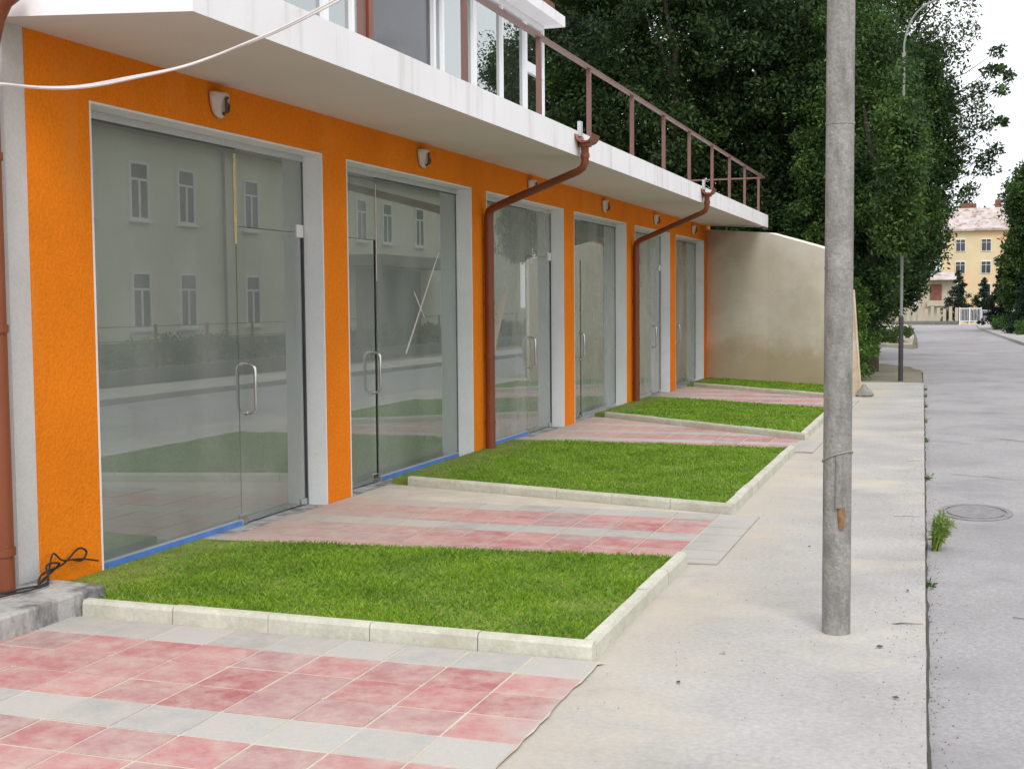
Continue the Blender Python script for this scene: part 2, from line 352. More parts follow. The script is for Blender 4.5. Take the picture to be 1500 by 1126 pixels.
# ------------------------------------------------------------------ lawns and kerb stones
ordn = ['first', 'second', 'third', 'fourth', 'fifth', 'sixth', 'seventh', 'eighth', 'ninth', 'tenth', 'eleventh', 'twelfth', 'thirteenth', 'fourteenth']
def kerb_run(p0, p1, label, step=.5, w=.065, h=.085, inner=1, skew=0):
    p0, p1 = Vector((*p0, 0)), Vector((*p1, 0)); d = p1-p0; L = d.length; d.normalize(); nrm = Vector((-d.y, d.x, 0))*inner
    n = max(1, round(L/step)); s = L/n
    for i in range(n):
        j = .0045; a = p0+d*(i*s+j*.5); b = p0+d*((i+1)*s-j*.5); hh = h+random.uniform(-.003, .003)
        o1 = random.uniform(-.003, .003)
        prof = [(0, -.05), (.004, hh*.78), (.014, hh), (w-.008, hh), (w, hh-.008), (w, -.05)]
        vs = [tuple(q+nrm*(u+o1)+Vector((0, 0, z))) for q in (a, b) for u, z in prof]; m = len(prof)
        fs = [(k, (k+1) % m, m+(k+1) % m, m+k) for k in range(m)]+[tuple(range(m))[::-1], tuple(range(m, 2*m))]
        mb = MB().add(vs, fs)
        o = mb.build('kerb_stone', 'kerb'); 
        tag(o, f'pale kerb stone, {ordn[i] if i < 14 else "far"} {label}', 'kerb stone', 'kerb stones edging the lawns')
def fix_normals(): pass
XK = -1.465
names = ['nearest', 'second nearest', 'third', 'farthest']
lawns = [ # front-left, front-right, back-right, back-left (outer front line, back line)
    ((-4.14, 5.33), (XK, 5.29), (-1.62, 7.28), (-4.42, 7.06)),
    ((-4.40, 10.0), (XK, 9.26), (-1.70, 13.08), (-4.42, 13.25)),
    ((-4.42, 16.6), (XK, 14.42), (-1.73, 18.15), (-4.45, 19.8)),
    ((-4.44, 22.9), (XK, 20.42), (-1.70, 23.0), (-4.52, 24.85))]
dens = [8500, 4200, 2000, 1300]
for i, (fl, fr, br, bl) in enumerate(lawns):
    nm = names[i]; XK = (-1.465, -1.515, -1.555, -1.58)[i]; fr = (XK, fr[1])
    kerb_run((fr[0], fr[1]), fl, f'from the right, front edge of {nm} lawn', inner=-1)
    yb = br[1]+.12
    kerb_run((XK, fr[1]+.07), (XK-.005, yb), f'from the front, pavement side of {nm} lawn', inner=1)
    if i < 3: kerb_run((XK-.08, yb+.02), (bl[0]+.02, bl[1]+.06), f'from the right, back edge of {nm} lawn', w=.035, h=.052, inner=1, step=1.0)
    inn = [(fl[0]+.0, fl[1]+.07), (XK-.066, fr[1]+.067), (XK-.066, yb-.01), (bl[0], bl[1]+.04), (-4.57, bl[1]+.04), (-4.57, fl[1]+.07 if i else 6.0), (-4.16, fl[1]+.07 if i else 5.56)]
    if i == 0: inn = [(-4.135, 5.40), (XK-.066, 5.357), (XK-.066, yb-.01), (bl[0], bl[1]+.04), (-4.57, bl[1]+.04), (-4.57, 5.56), (-4.135, 5.56)]
    sb = MB().prism(inn, -.02, .057); structure('lawn_soil', sb, 'soil')
    # blades
    P = np.array(inn); x0, y0 = P.min(0); x1, y1 = P.max(0)
    n = int(dens[i]*(x1-x0)*(y1-y0)); q = np.stack([rng.uniform(x0, x1, n), rng.uniform(y0, y1, n)], 1)
    ins = np.zeros(n, bool)
    for k in range(len(inn)):
        (ax, ay), (bx, by) = inn[k], inn[(k+1) % len(inn)]
        c = ((ay > q[:, 1]) != (by > q[:, 1])); t = (bx-ax)*(q[:, 1]-ay)/((by-ay) if by != ay else 1e-9)+ax
        ins ^= c & (q[:, 0] < t)
    thin = (np.sin(q[:, 0]*5.1+q[:, 1]*2.3)+np.sin(q[:, 0]*2.2-q[:, 1]*6.7+1))*.5+rng.normal(size=n)*.6
    # thin, dried edge beside the wall and a bare patch
    wall = np.clip((q[:, 0]+4.55)/.7, .25, 1); bare = 1-.75*np.exp(-(((q[:, 0]+1.75)/.22)**2+((q[:, 1]-6.05)/.12)**2))
    ins &= (thin < 1.25) & (rng.uniform(size=n) < wall) & (rng.uniform(size=n) < bare)
    q = q[ins]; n = len(q)
    wd = np.array([.0032, .0045, .0075, .010])[i]; hgt = rng.uniform(.012, .028, n)*(1+.25*np.sin(q[:, 0]*7)*np.sin(q[:, 1]*6)); hgt *= np.clip((q[:, 0]+4.7)/.6, .5, 1)
    ang = rng.uniform(0, 2*np.pi, n); lean = rng.normal(size=(n, 2))*.013
    base = np.concatenate([q, np.full((n, 1), .055)], 1); dx = np.stack([np.cos(ang)*wd, np.sin(ang)*wd, 0*ang], 1)
    mid = base+np.concatenate([lean*.4, hgt[:, None]*.6], 1); tip = base+np.concatenate([lean, hgt[:, None]], 1)
    V = np.stack([base-dx, base+dx, mid+dx*.8, tip], 1) 
    go = quads_object('lawn_grass', V, 'grass')
    tag(go, f'short bright green grass of the {nm} lawn strip', 'grass', None, 'stuff')

# ------------------------------------------------------------------ shop building
X = -4.575
B = empty('shop_building', (X, 5.5, 0)); tag(B, 'long low building with orange stucco front, glass shop doors and white canopy', 'building')
def part(mb, name, mat, parent=B, **k):
    o = mb.build(name, mat, **k); o.parent = parent
    root = parent
    if parent is B: o.matrix_parent_inverse = Matrix.Translation(-B.location)
    return o
op = [(6.08, 8.87), (9.28, 12.07), (12.50, 15.26), (15.72, 18.46), (18.99, 21.52), (22.01, 24.64)]
w = MB(); ZT = 2.7; ZS = 3.0; yE = 25.3
cuts = [5.56]+[v for a in op for v in a]+[yE]
for k in range(0, len(cuts), 2):
    a, b = cuts[k], cuts[k+1]; w.box(X-.28, X, a, b, -.05, ZT)
w.box(X-.28, X, 5.56, yE, ZT, ZS+.1)
part(w, 'wall', 'orange')
w = MB(); w.box(X-.27, X-.004, 5.40, 5.56, -.05, ZS+.1); part(w, 'corner_pilaster', 'pale')
w = MB(); w.box(X-9, X-.06, 4.0, 5.40, -.05, ZS+.1); w.box(X-9, X-4.5, 5.40, 5.42, 0, 3); part(w, 'side_wall', 'pale')
# canopy / first-floor slab with slightly sloping soffit
c = MB(); xs = [(-3.40, 2.935), (-3.40, 3.17), (-10.5, 3.17), (-10.5, 3.0), (X-.02, 3.0)]
vs = [(x, y, z) for y in (5.31, 24.95) for x, z in xs]; n = 5
c.add(vs, [(0, 1, 2, 3, 4), (9, 8, 7, 6, 5)]+[(i, i+n, (i+1) % n+n, (i+1) % n) for i in range(n)])

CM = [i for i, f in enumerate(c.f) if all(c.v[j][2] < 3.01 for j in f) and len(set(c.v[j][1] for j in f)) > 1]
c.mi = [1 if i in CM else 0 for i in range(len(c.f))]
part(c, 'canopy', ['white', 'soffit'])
# interior
w = MB(); w.box(-9.6, -9.5, 5.4, yE, 0, 3.0)
for k in range(len(op)+1):
    y = 5.50 if k == 0 else (yE-.05 if k == len(op) else (op[k-1][1]+op[k][0])/2)
    w.box(-9.5, X-.285, y-.06, y+.06, 0, 3.0)
part(w, 'interior_wall', 'interior')
w = MB(); w.box(-9.5, X-.02, 5.4, yE, -.06, .006); part(w, 'interior_floor', 'intfloor')
w = MB(); w.box(-9.5, X-.29, 5.4, yE, 2.97, 2.995); part(w, 'interior_ceiling', 'interior')
# reveals
GX = -4.745
for k, (a, b) in enumerate(op):
    r = MB(); t = .014
    r.box(X-.26, X+.003, a, a+t, 0, ZT); r.box(X-.26, X+.003, b-t, b, 0, ZT); r.box(X-.26, X+.003, a+t, b-t, ZT-t, ZT)
    part(r, 'opening_reveal', 'reveal')
# shopfronts: fixed pane + leaf, seam position
leaf_right = [True, False, True, False, True, False]
for k, (a, b) in enumerate(op):
    a += .016; b -= .016
    if leaf_right[k]: la, lb = a+1.78, b; fa, fb = a, a+1.775
    else: la, lb = a, a+.87; fa, fb = a+.875, b
    p = MB(); p.box(GX-.005, GX+.005, fa, fb, .05, ZT-.06)
    GM = 'glass' if k < 2 else 'glass_dust_haze'
    fp = part(p, 'fixed_pane', GM)
    tr = MB(); tr.box(GX-.02, GX+.02, fa, fb, .006, .05); s = part(tr, 'bottom_track', 'alu', fp)
    HS = MB().box(GX-.008, GX+.019, fa, fb, ZT-.069, ZT-.0605); part(HS, 'head_seal', 'seal', fp)
    if k < 3:
        bt = MB(); bt.box(GX+.0205, GX+.024, fa+.02, fb-.02, .010, .044); part(bt, 'blue_film', 'bluetape', fp)
    dr = MB(); dr.box(GX-.005, GX+.005, la+.004, lb-.045, .018, 2.10)
    door = part(dr, 'glass_door', GM)
    p = MB(); p.box(GX-.0049, GX+.0049, la+.004, lb, 2.104, ZT-.06); part(p, 'transom_pane', GM)
    tp = MB(); tp.box(GX-.018, GX+.018, a, b, ZT-.06, ZT-.015); part(tp, 'head_track', 'alu')
    hx = la+.10 if leaf_right[k] else lb-.10
    hinge_y = lb-.10 if leaf_right[k] else la+.03
    # D shaped pull handles on both faces
    hb = MB()
    for sgn in (1, -1):
        x0 = GX+sgn*.006; x1 = GX+sgn*.078; zc = .965; hh = .175
        pts = [(x0, hx, zc-hh), (x1-sgn*.045, hx, zc-hh), (x1-sgn*.02, hx, zc-hh+.010), (x1-sgn*.005, hx, zc-hh+.028), (x1, hx, zc-hh+.05), (x1, hx, zc+hh-.05), (x1-sgn*.005, hx, zc+hh-.028), (x1-sgn*.02, hx, zc+hh-.010), (x1-sgn*.045, hx, zc+hh), (x0, hx, zc+hh)]
        hb.tube(pts, .0125, 10)
        for z in (zc-hh, zc+hh): hb.tube([(x0, hx, z), (x0+sgn*.006, hx, z)], .02, 12)
    part(hb, 'handle', 'steel', door, smooth=True)
    for yy, z0, z1 in ((hinge_y+.03, .012, .062), (hx-.09 if leaf_right[k] else hx+.02, .012, .085)):
        part(MB().box(GX-.016, GX+.016, yy-.05, yy+.045, z0, z1), 'floor_fitting', 'steel', door, bevel=.002)
    ft = MB(); ft.box(GX-.016, GX+.016, hinge_y-.01, hinge_y+.09, 2.065, 2.16); part(ft, 'patch_fitting', 'sticker', door, bevel=.002)
    sl = MB(); 
    if leaf_right[k]: sl.box(GX-.012, GX+.012, lb-.006, lb+.010, .01, ZT-.06); 
    else: sl.box(GX-.012, GX+.012, b-.004, b+.010, .01, ZT-.06)
    part(sl, 'edge_seal', 'seal', door)
    st = MB(); st.box(X-.28, X+.03, a-.016, b+.016, -.02, .007); part(st, 'door_sill', 'alu' if False else 'step')
    if k in (0, 1):
        y = la-.004 if leaf_right[k] else lb+.004
        tp = MB(); z0, z1 = (1.98, 2.6) if k == 0 else (1.75, 2.58)
        for q in range(7):
            zz = z0+(z1-z0)*q/7; wv = .018 if k == 0 else .009
            tp.box(GX+.0065, GX+.0080, y-wv+random.uniform(-.003, .003), y+wv+random.uniform(-.003, .003), zz, zz+(z1-z0)/7+.0005*q)
        part(tp, 'masking_tape', 'yellowtape' if k == 0 else 'cable', fp)
    if k == 1:   # crossed pale strips on the second fixed pane
        cr = MB()
        def strip(y0, z0, y1, z1, w0, x):
            d = Vector((0, y1-y0, z1-z0)).normalized(); nn = Vector((0, -d.z, d.y))*w0
            A, Bq = Vector((x, y0, z0)), Vector((x, y1, z1))
            vs = [A-nn, A+nn, Bq+nn*.6, Bq-nn*.6]; vs += [v+Vector((.001, 0, 0)) for v in vs]
            cr.add(vs, [(3, 2, 1, 0), (4, 5, 6, 7), (0, 1, 5, 4), (1, 2, 6, 5), (2, 3, 7, 6), (3, 0, 4, 7)])
        strip(10.78, 1.10, 11.60, 2.05, .014, GX+.0065); strip(10.98, 1.66, 11.22, 1.42, .010, GX+.0080)
        part(cr, 'crossed_strips', 'cable', fp)

# drainpipes
def downpipe(y0, y1, ztop, hop):
    d = MB(); r = .048
    d.tube([(X+.065, y0, .0), (X+.065, y0, ztop-.12), (X+.068, y0-.004, ztop-.06), (X+.085, y0-.02, ztop-.015), (X+.13, y0-.05, ztop+.015), (-3.42, y1+.06, 2.80), (-3.36, y1+.02, 2.83), (-3.335, y1, 2.88), (-3.335, y1, 3.06)], [.049]*3+[.046, .040]+[.037]*4, 14)
    o = part(d, 'drainpipe', 'copper', smooth=True)
    for z in (.33, 1.0, 1.55, 2.2): part(MB().tube([(X+.065, y0, z-.018), (X+.065, y0, z+.018)], r+.007, 14), 'pipe_clamp', 'copper', o, smooth=True)
    part(MB().tube([(-3.335, y1, 2.92), (-3.335, y1, 2.96)], .044, 14), 'pipe_clamp', 'copper', o, smooth=True)
    if hop:
        h = MB(); n = 10; L = .14
        for sgn in (0,):
            outer = [(.085*math.cos(t), .085*math.sin(t)) for t in [math.pi+math.pi*i/n for i in range(n+1)]]; inner = [(u*.9, v*.9) for u, v in outer]
            vs = []
            for yy in (y1-L, y1+L):
                vs += [(-3.312+u, yy, 3.13+v) for u, v in outer]+[(-3.312+u, yy, 3.13+v) for u, v in inner]
            m = n+1; fs = []
            for i in range(n):
                fs += [(i, i+1, 2*m+i+1, 2*m+i), (m+i+1, m+i, 3*m+i, 3*m+i+1), (i+1, i, m+i, m+i+1), (2*m+i, 2*m+i+1, 3*m+i+1, 3*m+i)]
            fs += [(0, 2*m, 3*m, m), (n, m+n, 3*m+n, 2*m+n)]; h.add(vs, fs)
            h.tube([(-3.335, y1, 3.02), (-3.335, y1, 3.075)], .065, 14)
        part(h, 'gutter_hopper', 'copper', o, smooth=True)
        h = MB(); h.box(-3.40, -3.365, y1-.03, y1+.03, 3.12, 3.26); part(h, 'scupper_spout', 'alu', o)
downpipe(12.40, 11.85, 2.50, True); downpipe(18.82, 18.20, 2.44, True)
d = MB(); d.tube([(-4.515, 5.215, .1), (-4.515, 5.215, 2.72), (-4.50, 5.215, 2.85), (-4.46, 5.21, 2.97), (-4.40, 5.205, 3.05), (-4.32, 5.20, 3.09)], .054, 14)
o = part(d, 'drainpipe', 'copper', smooth=True)
for z in (.33, 1.45, 2.3): part(MB().tube([(-4.515, 5.215, z-.02), (-4.515, 5.215, z+.02)], .062, 14), 'pipe_clamp', 'copper', o, smooth=True)

# railing
for y in [5.6, 7.24, 8.99, 10.79, 12.41, 14.2, 15.86, 17.49, 19.23, 20.79, 22.37, 24.02]:
    p = MB(); p.box(-3.47, -3.43, y-.022, y+.022, 3.17, 3.845); part(p, 'railing_post', 'rail')
h = MB(); h.box(-3.475, -3.425, 5.4, 24.7, 3.845, 3.875); part(h, 'handrail', 'rail')
h = MB(); h.box(-3.48, -3.42, 7.285, 7.35, 3.17, 4.6); part(h, 'awning_post', 'copper')
h = MB(); h.box(-10.4, -3.475, 24.66, 24.70, 3.845, 3.872)
for x in (-4.9, -6.4, -7.9, -9.4): h.box(x-.02, x+.02, 24.66, 24.70, 3.17, 3.845)
part(h, 'end_railing', 'rail')
# upper floor, set back behind the terrace
u = MB(); UX = -5.8
u.box(-10.5, UX-.06, 5.0, 18.3, 3.171, 5.6); part(u, 'upper_wall', 'pale')
u = MB(); u.box(-10.5, -5.5, 4.6, 18.5, 5.6, 5.75); part(u, 'upper_slab', 'white')
u = MB(); u.box(-10.5, -5.62, 4.8, 18.36, 5.75, 5.92); part(u, 'cornice', 'redroof')
u = MB(); u.box(-10.5, -5.9, 4.8, 18.2, 5.92, 8.6); part(u, 'top_wall', 'yellow')
def upper_window(y0, y1, mull=(), glass='upglass', trans=None):
    f = MB(); t = .055
    f.box(UX-.055, UX+.02, y0, y0+t, 3.18, 5.595); f.box(UX-.055, UX+.02, y1-t, y1, 3.18, 5.595)
    f.box(UX-.055, UX+.02, y0+t, y1-t, 3.18, 3.25); f.box(UX-.055, UX+.02, y0+t, y1-t, 5.52, 5.595)
    for m in mull: f.box(UX-.05, UX+.018, m-.03, m+.03, 3.25, 5.52)
    if trans: f.box(UX-.045, UX+.016, (mull[-1]+.03) if mull else y0+t, y1-t, trans-.07, trans+.07)
    o = part(f, 'upper_window', 'upvc')
    p = MB(); p.box(UX-.03, UX-.022, y0+t, y1-t, 3.25, 5.52); part(p, 'pane', glass, o)
upper_window(9.0, 11.35, (10.2,)); upper_window(11.35, 12.2, (11.95,)); 
dw = MB(); dw.box(UX-.055, UX-.03, 12.2, 14.1, 3.2, 5.59); part(dw, 'dark_doorway', 'darkwin')
upper_window(14.08, 15.45, (14.38,)); upper_window(15.45, 17.5, (16.5,)); upper_window(17.5, 18.36, (), trans=4.9)

# ------------------------------------------------------------------ wall lamps
def wall_lamp():
    e = empty('wall_lamp')
    n = 12; mb = MB(); vs = []
    rows = 7
    for j in range(rows):
        t = j/(rows-1); z = .095-.19*t; hw = .125*math.sqrt(max(0, 1-t**2.2))+.004
        for i in range(n+1):
            a = -math.pi/2+math.pi*i/n
            vs.append((.012+.085*math.cos(a)*(1-.55*t), hw*math.sin(a), z))
    fs = [(j*(n+1)+i, j*(n+1)+i+1, (j+1)*(n+1)+i+1, (j+1)*(n+1)+i) for j in range(rows-1) for i in range(n)]
    mb.add(vs, fs); sh = mb.build('lamp_shade', 'shade', e, smooth=True); s = sh.modifiers.new('solid', 'SOLIDIFY'); s.thickness = .004
    b = MB(); b.box(0, .014, -.045, .045, -.05, .06); b.tube([(.01, 0, -.03), (.075, -.004, -.065), (.098, -.012, -.04), (.104, -.02, .01), (.10, -.01, .05), (.095, .02, .06)], .012, 8)
    b.tube([(.103, -.02, .02), (.110, .015, .0), (.105, .02, -.03), (.10, .0, -.05)], .012, 8); b.build('bracket', 'iron', e, smooth=True)
    return e
wl = None
for i, y in enumerate([7.40, 10.80, 13.95, 17.17, 20.35, 23.48]):
    o = wall_lamp() if i == 0 else copy_tree(wl); wl = wl or o
    o.location = (X+.001, y, 2.85); o.scale = (.78, .78, .86)
    tag(o, 'half bowl wall lamp on dark iron bracket above the '+['nearest', 'second nearest', 'third nearest', 'fourth nearest', 'fifth nearest', 'farthest'][i]+' glass shop door', 'wall lamp', 'wall lamps above the shop doors')

# plastic sheet hanging inside the third shop
def sheet(name, y0, y1, z0, z1, x, lab, loc_fn):
    nu, nv = 22, 26; vs = []
    for j in range(nv+1):
        for i in range(nu+1):
            a, b = i/nu, j/nv; top = z0+(z1-z0)*loc_fn(a)
            z = z0+(top-z0)*b
            vs.append((x+.05*math.sin(a*17+b*3)*(.4+b*.3)+.03*math.sin(b*13+a*5)+random.uniform(-.008, .008), y0+(y1-y0)*a+.02*math.sin(b*9), z))
    fs = [(j*(nu+1)+i, j*(nu+1)+i+1, (j+1)*(nu+1)+i+1, (j+1)*(nu+1)+i) for j in range(nv) for i in range(nu)]
    o = MB().add(vs, fs).build(name, 'plastic'); tag(o, lab, 'plastic sheet')
sheet('plastic_sheet', 12.9, 14.25, .02, 1.62, GX-.16, 'crumpled pale plastic sheet hanging behind the glass of the third shop', lambda a: .45+.5*max(0, math.sin(a*2.6-.5)))
sheet('plastic_sheet', 19.3, 20.0, .7, 1.7, GX-.16, 'small pale plastic sheet hanging behind the glass of the fifth shop', lambda a: .5+.5*math.sin(a*3.1))

# ------------------------------------------------------------------ step and loose cable
s = MB()
pts = [(-4.135, 5.52), (-4.15, 5.40), (-4.145, 5.1), (-4.16, 4.75), (-4.2, 3.6), (-5.6, 3.6), (-5.6, 4.1), (X+.001, 4.1), (X+.001, 5.548), (-4.4, 5.548)]
s.prism(pts, -.03, .122)
o = s.build('concrete_step', 'step', bevel=.012); tag(o, 'rough grey concrete step slab at the near corner of the orange wall', 'step')
cb = MB(); z = .135
def wob(pts, r, mb, sub=6):
    P = [Vector(p) for p in pts]; out = []
    for i in range(len(P)-1):
        p0, p1, p2, p3 = P[max(i-1, 0)], P[i], P[i+1], P[min(i+2, len(P)-1)]
        for k in range(sub):
            t = k/sub; out.append(.5*((2*p1)+(-p0+p2)*t+(2*p0-5*p1+4*p2-p3)*t*t+(-p0+3*p1-3*p2+p3)*t**3))
    out.append(P[-1]); mb.tube(out, r, 6)
wob([(-4.5, 5.0, z), (-4.45, 5.25, z), (-4.42, 5.42, z), (-4.50, 5.52, .2), (-4.50, 5.62, .19), (-4.53, 5.56, .135), (-4.45, 5.40, z), (-4.40, 5.33, z), (-4.50, 5.48, .16), (-4.54, 5.7, .17), (-4.54, 5.83, .23), (-4.54, 5.90, .20), (-4.54, 5.86, .16), (-4.54, 5.78, .18)], .006, cb)
wob([(-4.5, 4.7, z), (-4.42, 5.1, z), (-4.38, 5.35, z), (-4.48, 5.50, z), (-4.54, 5.62, .24), (-4.54, 5.70, .19), (-4.54, 5.85, .17), (-4.54, 6.0, .13)], .005, cb)
tag(cb.build('loose_cable', 'black', smooth=True), 'thin dark cable lying coiled on the concrete step', 'cable')

# overhead cable (two strands)
ov = MB()
cp = [(-3.1, 2.2, 2.42), (-3.1, 2.9, 2.32), (-3.1, 3.45, 2.30), (-3.1, 3.64, 2.32), (-3.1, 3.85, 2.34), (-3.1, 4.08, 2.38), (-3.1, 4.38, 2.46), (-3.1, 4.77, 2.57), (-3.1, 5.21, 2.73), (-3.1, 5.67, 2.91), (-3.1, 6.35, 3.21), (-3.1, 7.18, 3.61), (-3.15, 8.2, 4.2)]
wob(cp, .0062, ov)
cp2 = [(x+.03, y, z-.004+(.035*max(0, min(1, (y-4.3)/2)))) for x, y, z in cp]
wob(cp2, .0055, ov)
tag(ov.build('overhead_cable', 'cable', smooth=True), 'pale twin cable sagging across the orange wall and canopy', 'cable')

# ------------------------------------------------------------------ garden wall
gw = MB()
tp = [(-4.575, 24.96, 2.93), (-3.27, 24.0, 2.79), (-2.27, 23.2, 2.48), (-1.92, 22.95, 2.34)]
n = len(tp); vs = []
for dd in (0, .22):
    for x, y, z in tp: vs += [(x+dd*.55, y+dd*.83, -.05), (x+dd*.55, y+dd*.83, z)]
fs = []
for i in range(n-1):
    fs += [(2*i, 2*i+2, 2*i+3, 2*i+1), (2*n+2*i, 2*n+2*i+1, 2*n+2*i+3, 2*n+2*i+2), (2*i+1, 2*i+3, 2*n+2*i+3, 2*n+2*i+1)]
fs += [(0, 1, 2*n+1, 2*n), (2*n-2, 4*n-2, 4*n-1, 2*n-1)]
gw.add(vs, fs); tag(gw.build('garden_wall', 'plastwall'), 'rough beige plastered wall with a sloping top at the far end of the shops', 'wall')
bd = MB()
bd.add([(-1.60, 21.5, 0), (-1.40, 21.4, 0), (-1.60, 22.4, 1.72), (-1.66, 22.45, 1.72), (-1.62, 21.44, 0), (-1.42, 21.34, 0), (-1.62, 22.35, 1.72), (-1.68, 22.40, 1.72)], [(0, 1, 2, 3), (7, 6, 5, 4), (0, 4, 5, 1), (1, 5, 6, 2), (2, 6, 7, 3), (3, 7, 4, 0)])
tag(bd.build('leaning_board', 'board', bevel=.004), 'weathered pale board leaning at the end of the beige wall behind the pole', 'board')
bg = MB(); 
vs = []; nn = 14
for j in range(6):
    for i in range(nn):
        a = 2*math.pi*i/nn; rr = [.12, .14, .10, .05, .03, .01][j]*(1+.15*math.sin(i*2.3+j)); vs.append((-1.36+rr*math.cos(a), 21.3+rr*math.sin(a), [0, .03, .09, .15, .19, .2][j]))
bg.add(vs, [(j*nn+i, j*nn+(i+1) % nn, (j+1)*nn+(i+1) % nn, (j+1)*nn+i) for j in range(5) for i in range(nn)]+[tuple(range(5*nn, 6*nn))])
tag(bg.build('cement_sack', 'poleconc', smooth=True), 'slumped pale sack on the pavement beside the leaning board', 'sack')

# ------------------------------------------------------------------ utility pole
e = empty('utility_pole', (-.51, 6.13, 0)); tag(e, 'round weathered concrete pole standing on the pavement in front', 'pole')
p = MB(); p.tube([(0, 0, -.01)]+[(0, 0, z) for z in (1.5, 3.2, 5, 7.5)], [.0655, .065, .0625, .061, .059], 32); p.build('pole_shaft', 'poleconc', e, smooth=True)
p = MB(); p.tube([(.012, -.0635, .84), (.012, -.068, .60)], .017, 10); c1 = p.build('conduit', 'poleconc', e, smooth=True)
p = MB(); p.tube([(.022, -.058, .60), (.024, -.062, .50)], [.02, .012], 10); p.build('rusty_end', 'rust', e, smooth=True)
p = MB(); pts = [(.0685*math.cos(a), .0685*math.sin(a), .83+.03*math.sin(a*1+2.2)) for a in [2*math.pi*i/20 for i in range(21)]]; p.tube(pts, .004, 6); p.build('wire_tie', 'lampgrey', e)
p = MB()
for zz in (1.70, 2.36): p.tube([(0, 0, zz), (0, 0, zz+.012)], .0665, 24)
p.build('pole_band', 'poleconc', e)

# street lamp
e = empty('street_lamp', (-.97, 25.67, 0)); tag(e, 'tall thin grey street lamp with curved arm in front of the dark trees', 'street lamp')
p = MB(); p.tube([(0, 0, -.1), (0, 0, 1.2)], .045, 12); p.tube([(0, 0, 1.2), (0, 0, 1.24)], [.045, .030], 12); p.build('base_sleeve', 'lampdark', e, smooth=True)
p = MB(); p.tube([(0, 0, 1.2), (0, 0, 6.2)], [.028, .022], 12); 
p.build('lamp_pole', 'lampgrey', e, smooth=True)
p = MB(); wob([(0, 0, 6.15), (.0, 0, 6.35), (.06, 0, 6.62), (.19, 0, 6.88), (.38, 0, 7.04), (.62, -.02, 7.12), (.95, -.04, 7.15)], .019, p); p.build('curved_arm', 'lampgrey', e, smooth=True)
p = MB(); p.tube([(.9, -.04, 7.15), (1.05, -.05, 7.14), (1.35, -.06, 7.12), (1.45, -.06, 7.11)], [.04, .09, .08, .02], 12); p.build('lamp_head', 'lampgrey', e, smooth=True)
p = MB(); p.box(-.035, .035, -.035, .035, 6.1, 6.18); p.build('junction_box', 'lampgrey', e)

# manhole
mh = MB(); n = 28
for r0, r1, z0 in ((.0, .21, -.070), (.225, .27, -.072)):
    vs = [(r*math.cos(2*math.pi*i/n), r*math.sin(2*math.pi*i/n), zz) for r, zz in ((r1, -.082), (r1, z0), (max(r0, .001), z0)) for i in range(n)]
    mh.add([(x+.17, y*1.5+10.4, z) for x, y, z in vs], [(j*n+i, j*n+(i+1) % n, (j+1)*n+(i+1) % n, (j+1)*n+i) for j in range(2) for i in range(n)])
tag(mh.build('manhole_cover', 'iron_cover'), 'round dark iron manhole cover set in the grey road', 'manhole cover')

# ------------------------------------------------------------------ vegetation
def clump_points(centers, radii, per, flat=.75):
    P = []
    for c, r in zip(centers, radii):
        d = rng.normal(size=(per, 3)); d /= np.linalg.norm(d, axis=1)[:, None]
        rr = r*rng.uniform(.25, 1, (per, 1))**.6
        q = d*rr; q[:, 2] *= flat; P.append(q+c)
    return np.concatenate(P)
def in_ellipsoids(blobs):
    out = []; rad = []
    for (cx, cy, cz, rx, ry, rz, n, cr) in blobs:
        d = rng.normal(size=(n, 3)); d /= np.linalg.norm(d, axis=1)[:, None]
        r = rng.uniform(.35, 1.0, (n, 1))**.55*rng.uniform(.85, 1.1, (n, 1))
        out.append(d*r*np.array([rx, ry, rz])+np.array([cx, cy, cz])); rad.append(cr*rng.uniform(.6, 1.4, n))
    return np.concatenate(out), np.concatenate(rad)
def tree(name, base, blobs, mat, label, per=150, leaf=.13, trunk_r=.2, group=None, cat='tree', extra=None, th=None, limbs=9):
    e = empty(name, (base[0], base[1], 0)); e.location = base
    bv = Vector(base)
    cs, rs = in_ellipsoids(blobs)
    if extra is not None:
        cs = np.concatenate([cs, np.array([q[:3] for q in extra])]); rs = np.concatenate([rs, np.array([q[3] for q in extra])])
    P = clump_points(cs, rs, per)-np.array(base)
    quads_object('crown', leaf_quads(P, leaf), mat, e)
    t = MB(); top = max(b[2] for b in blobs); ax = np.mean([b[0] for b in blobs]); ay = np.mean([b[1] for b in blobs])
    pts = [Vector((0, 0, -.2))]; K = 6
    for i in range(1, K+1):
        f = i/K; pts.append(Vector(((ax-base[0])*f*f+random.uniform(-.1, .1), (ay-base[1])*f*f+random.uniform(-.1, .1), (top-base[2])*f)))
    t.tube(pts, [trunk_r*(1.25-.95*i/K) for i in range(K+1)], 9)
    idx = rng.choice(len(cs), min(limbs, len(cs)), replace=False) if extra is None else list(rng.choice(len(cs)-len(extra), limbs))+list(range(len(cs)-len(extra), len(cs)))
    for i in idx:
        q = Vector(cs[i])-bv; f = max(.25, min(.95, (q.z*.7)/max(.1, top-base[2]))); k = f*K; a = pts[int(k)].lerp(pts[min(K, int(k)+1)], k-int(k))
        m = a.lerp(q, .5)+Vector((0, 0, .25)); t.tube([a, a.lerp(q, .25)+Vector((0, 0, .2)), m+Vector((random.uniform(-.2, .2), 0, .1)), m.lerp(q, .5)+Vector((0, 0, -.02)), q], [trunk_r*.28, trunk_r*.18, trunk_r*.11, trunk_r*.05, trunk_r*.02], 6)
    t.build('trunk', 'bark', e, smooth=True)
    tag(e, label, cat, group); return e
G = 'dark trees behind the shops'
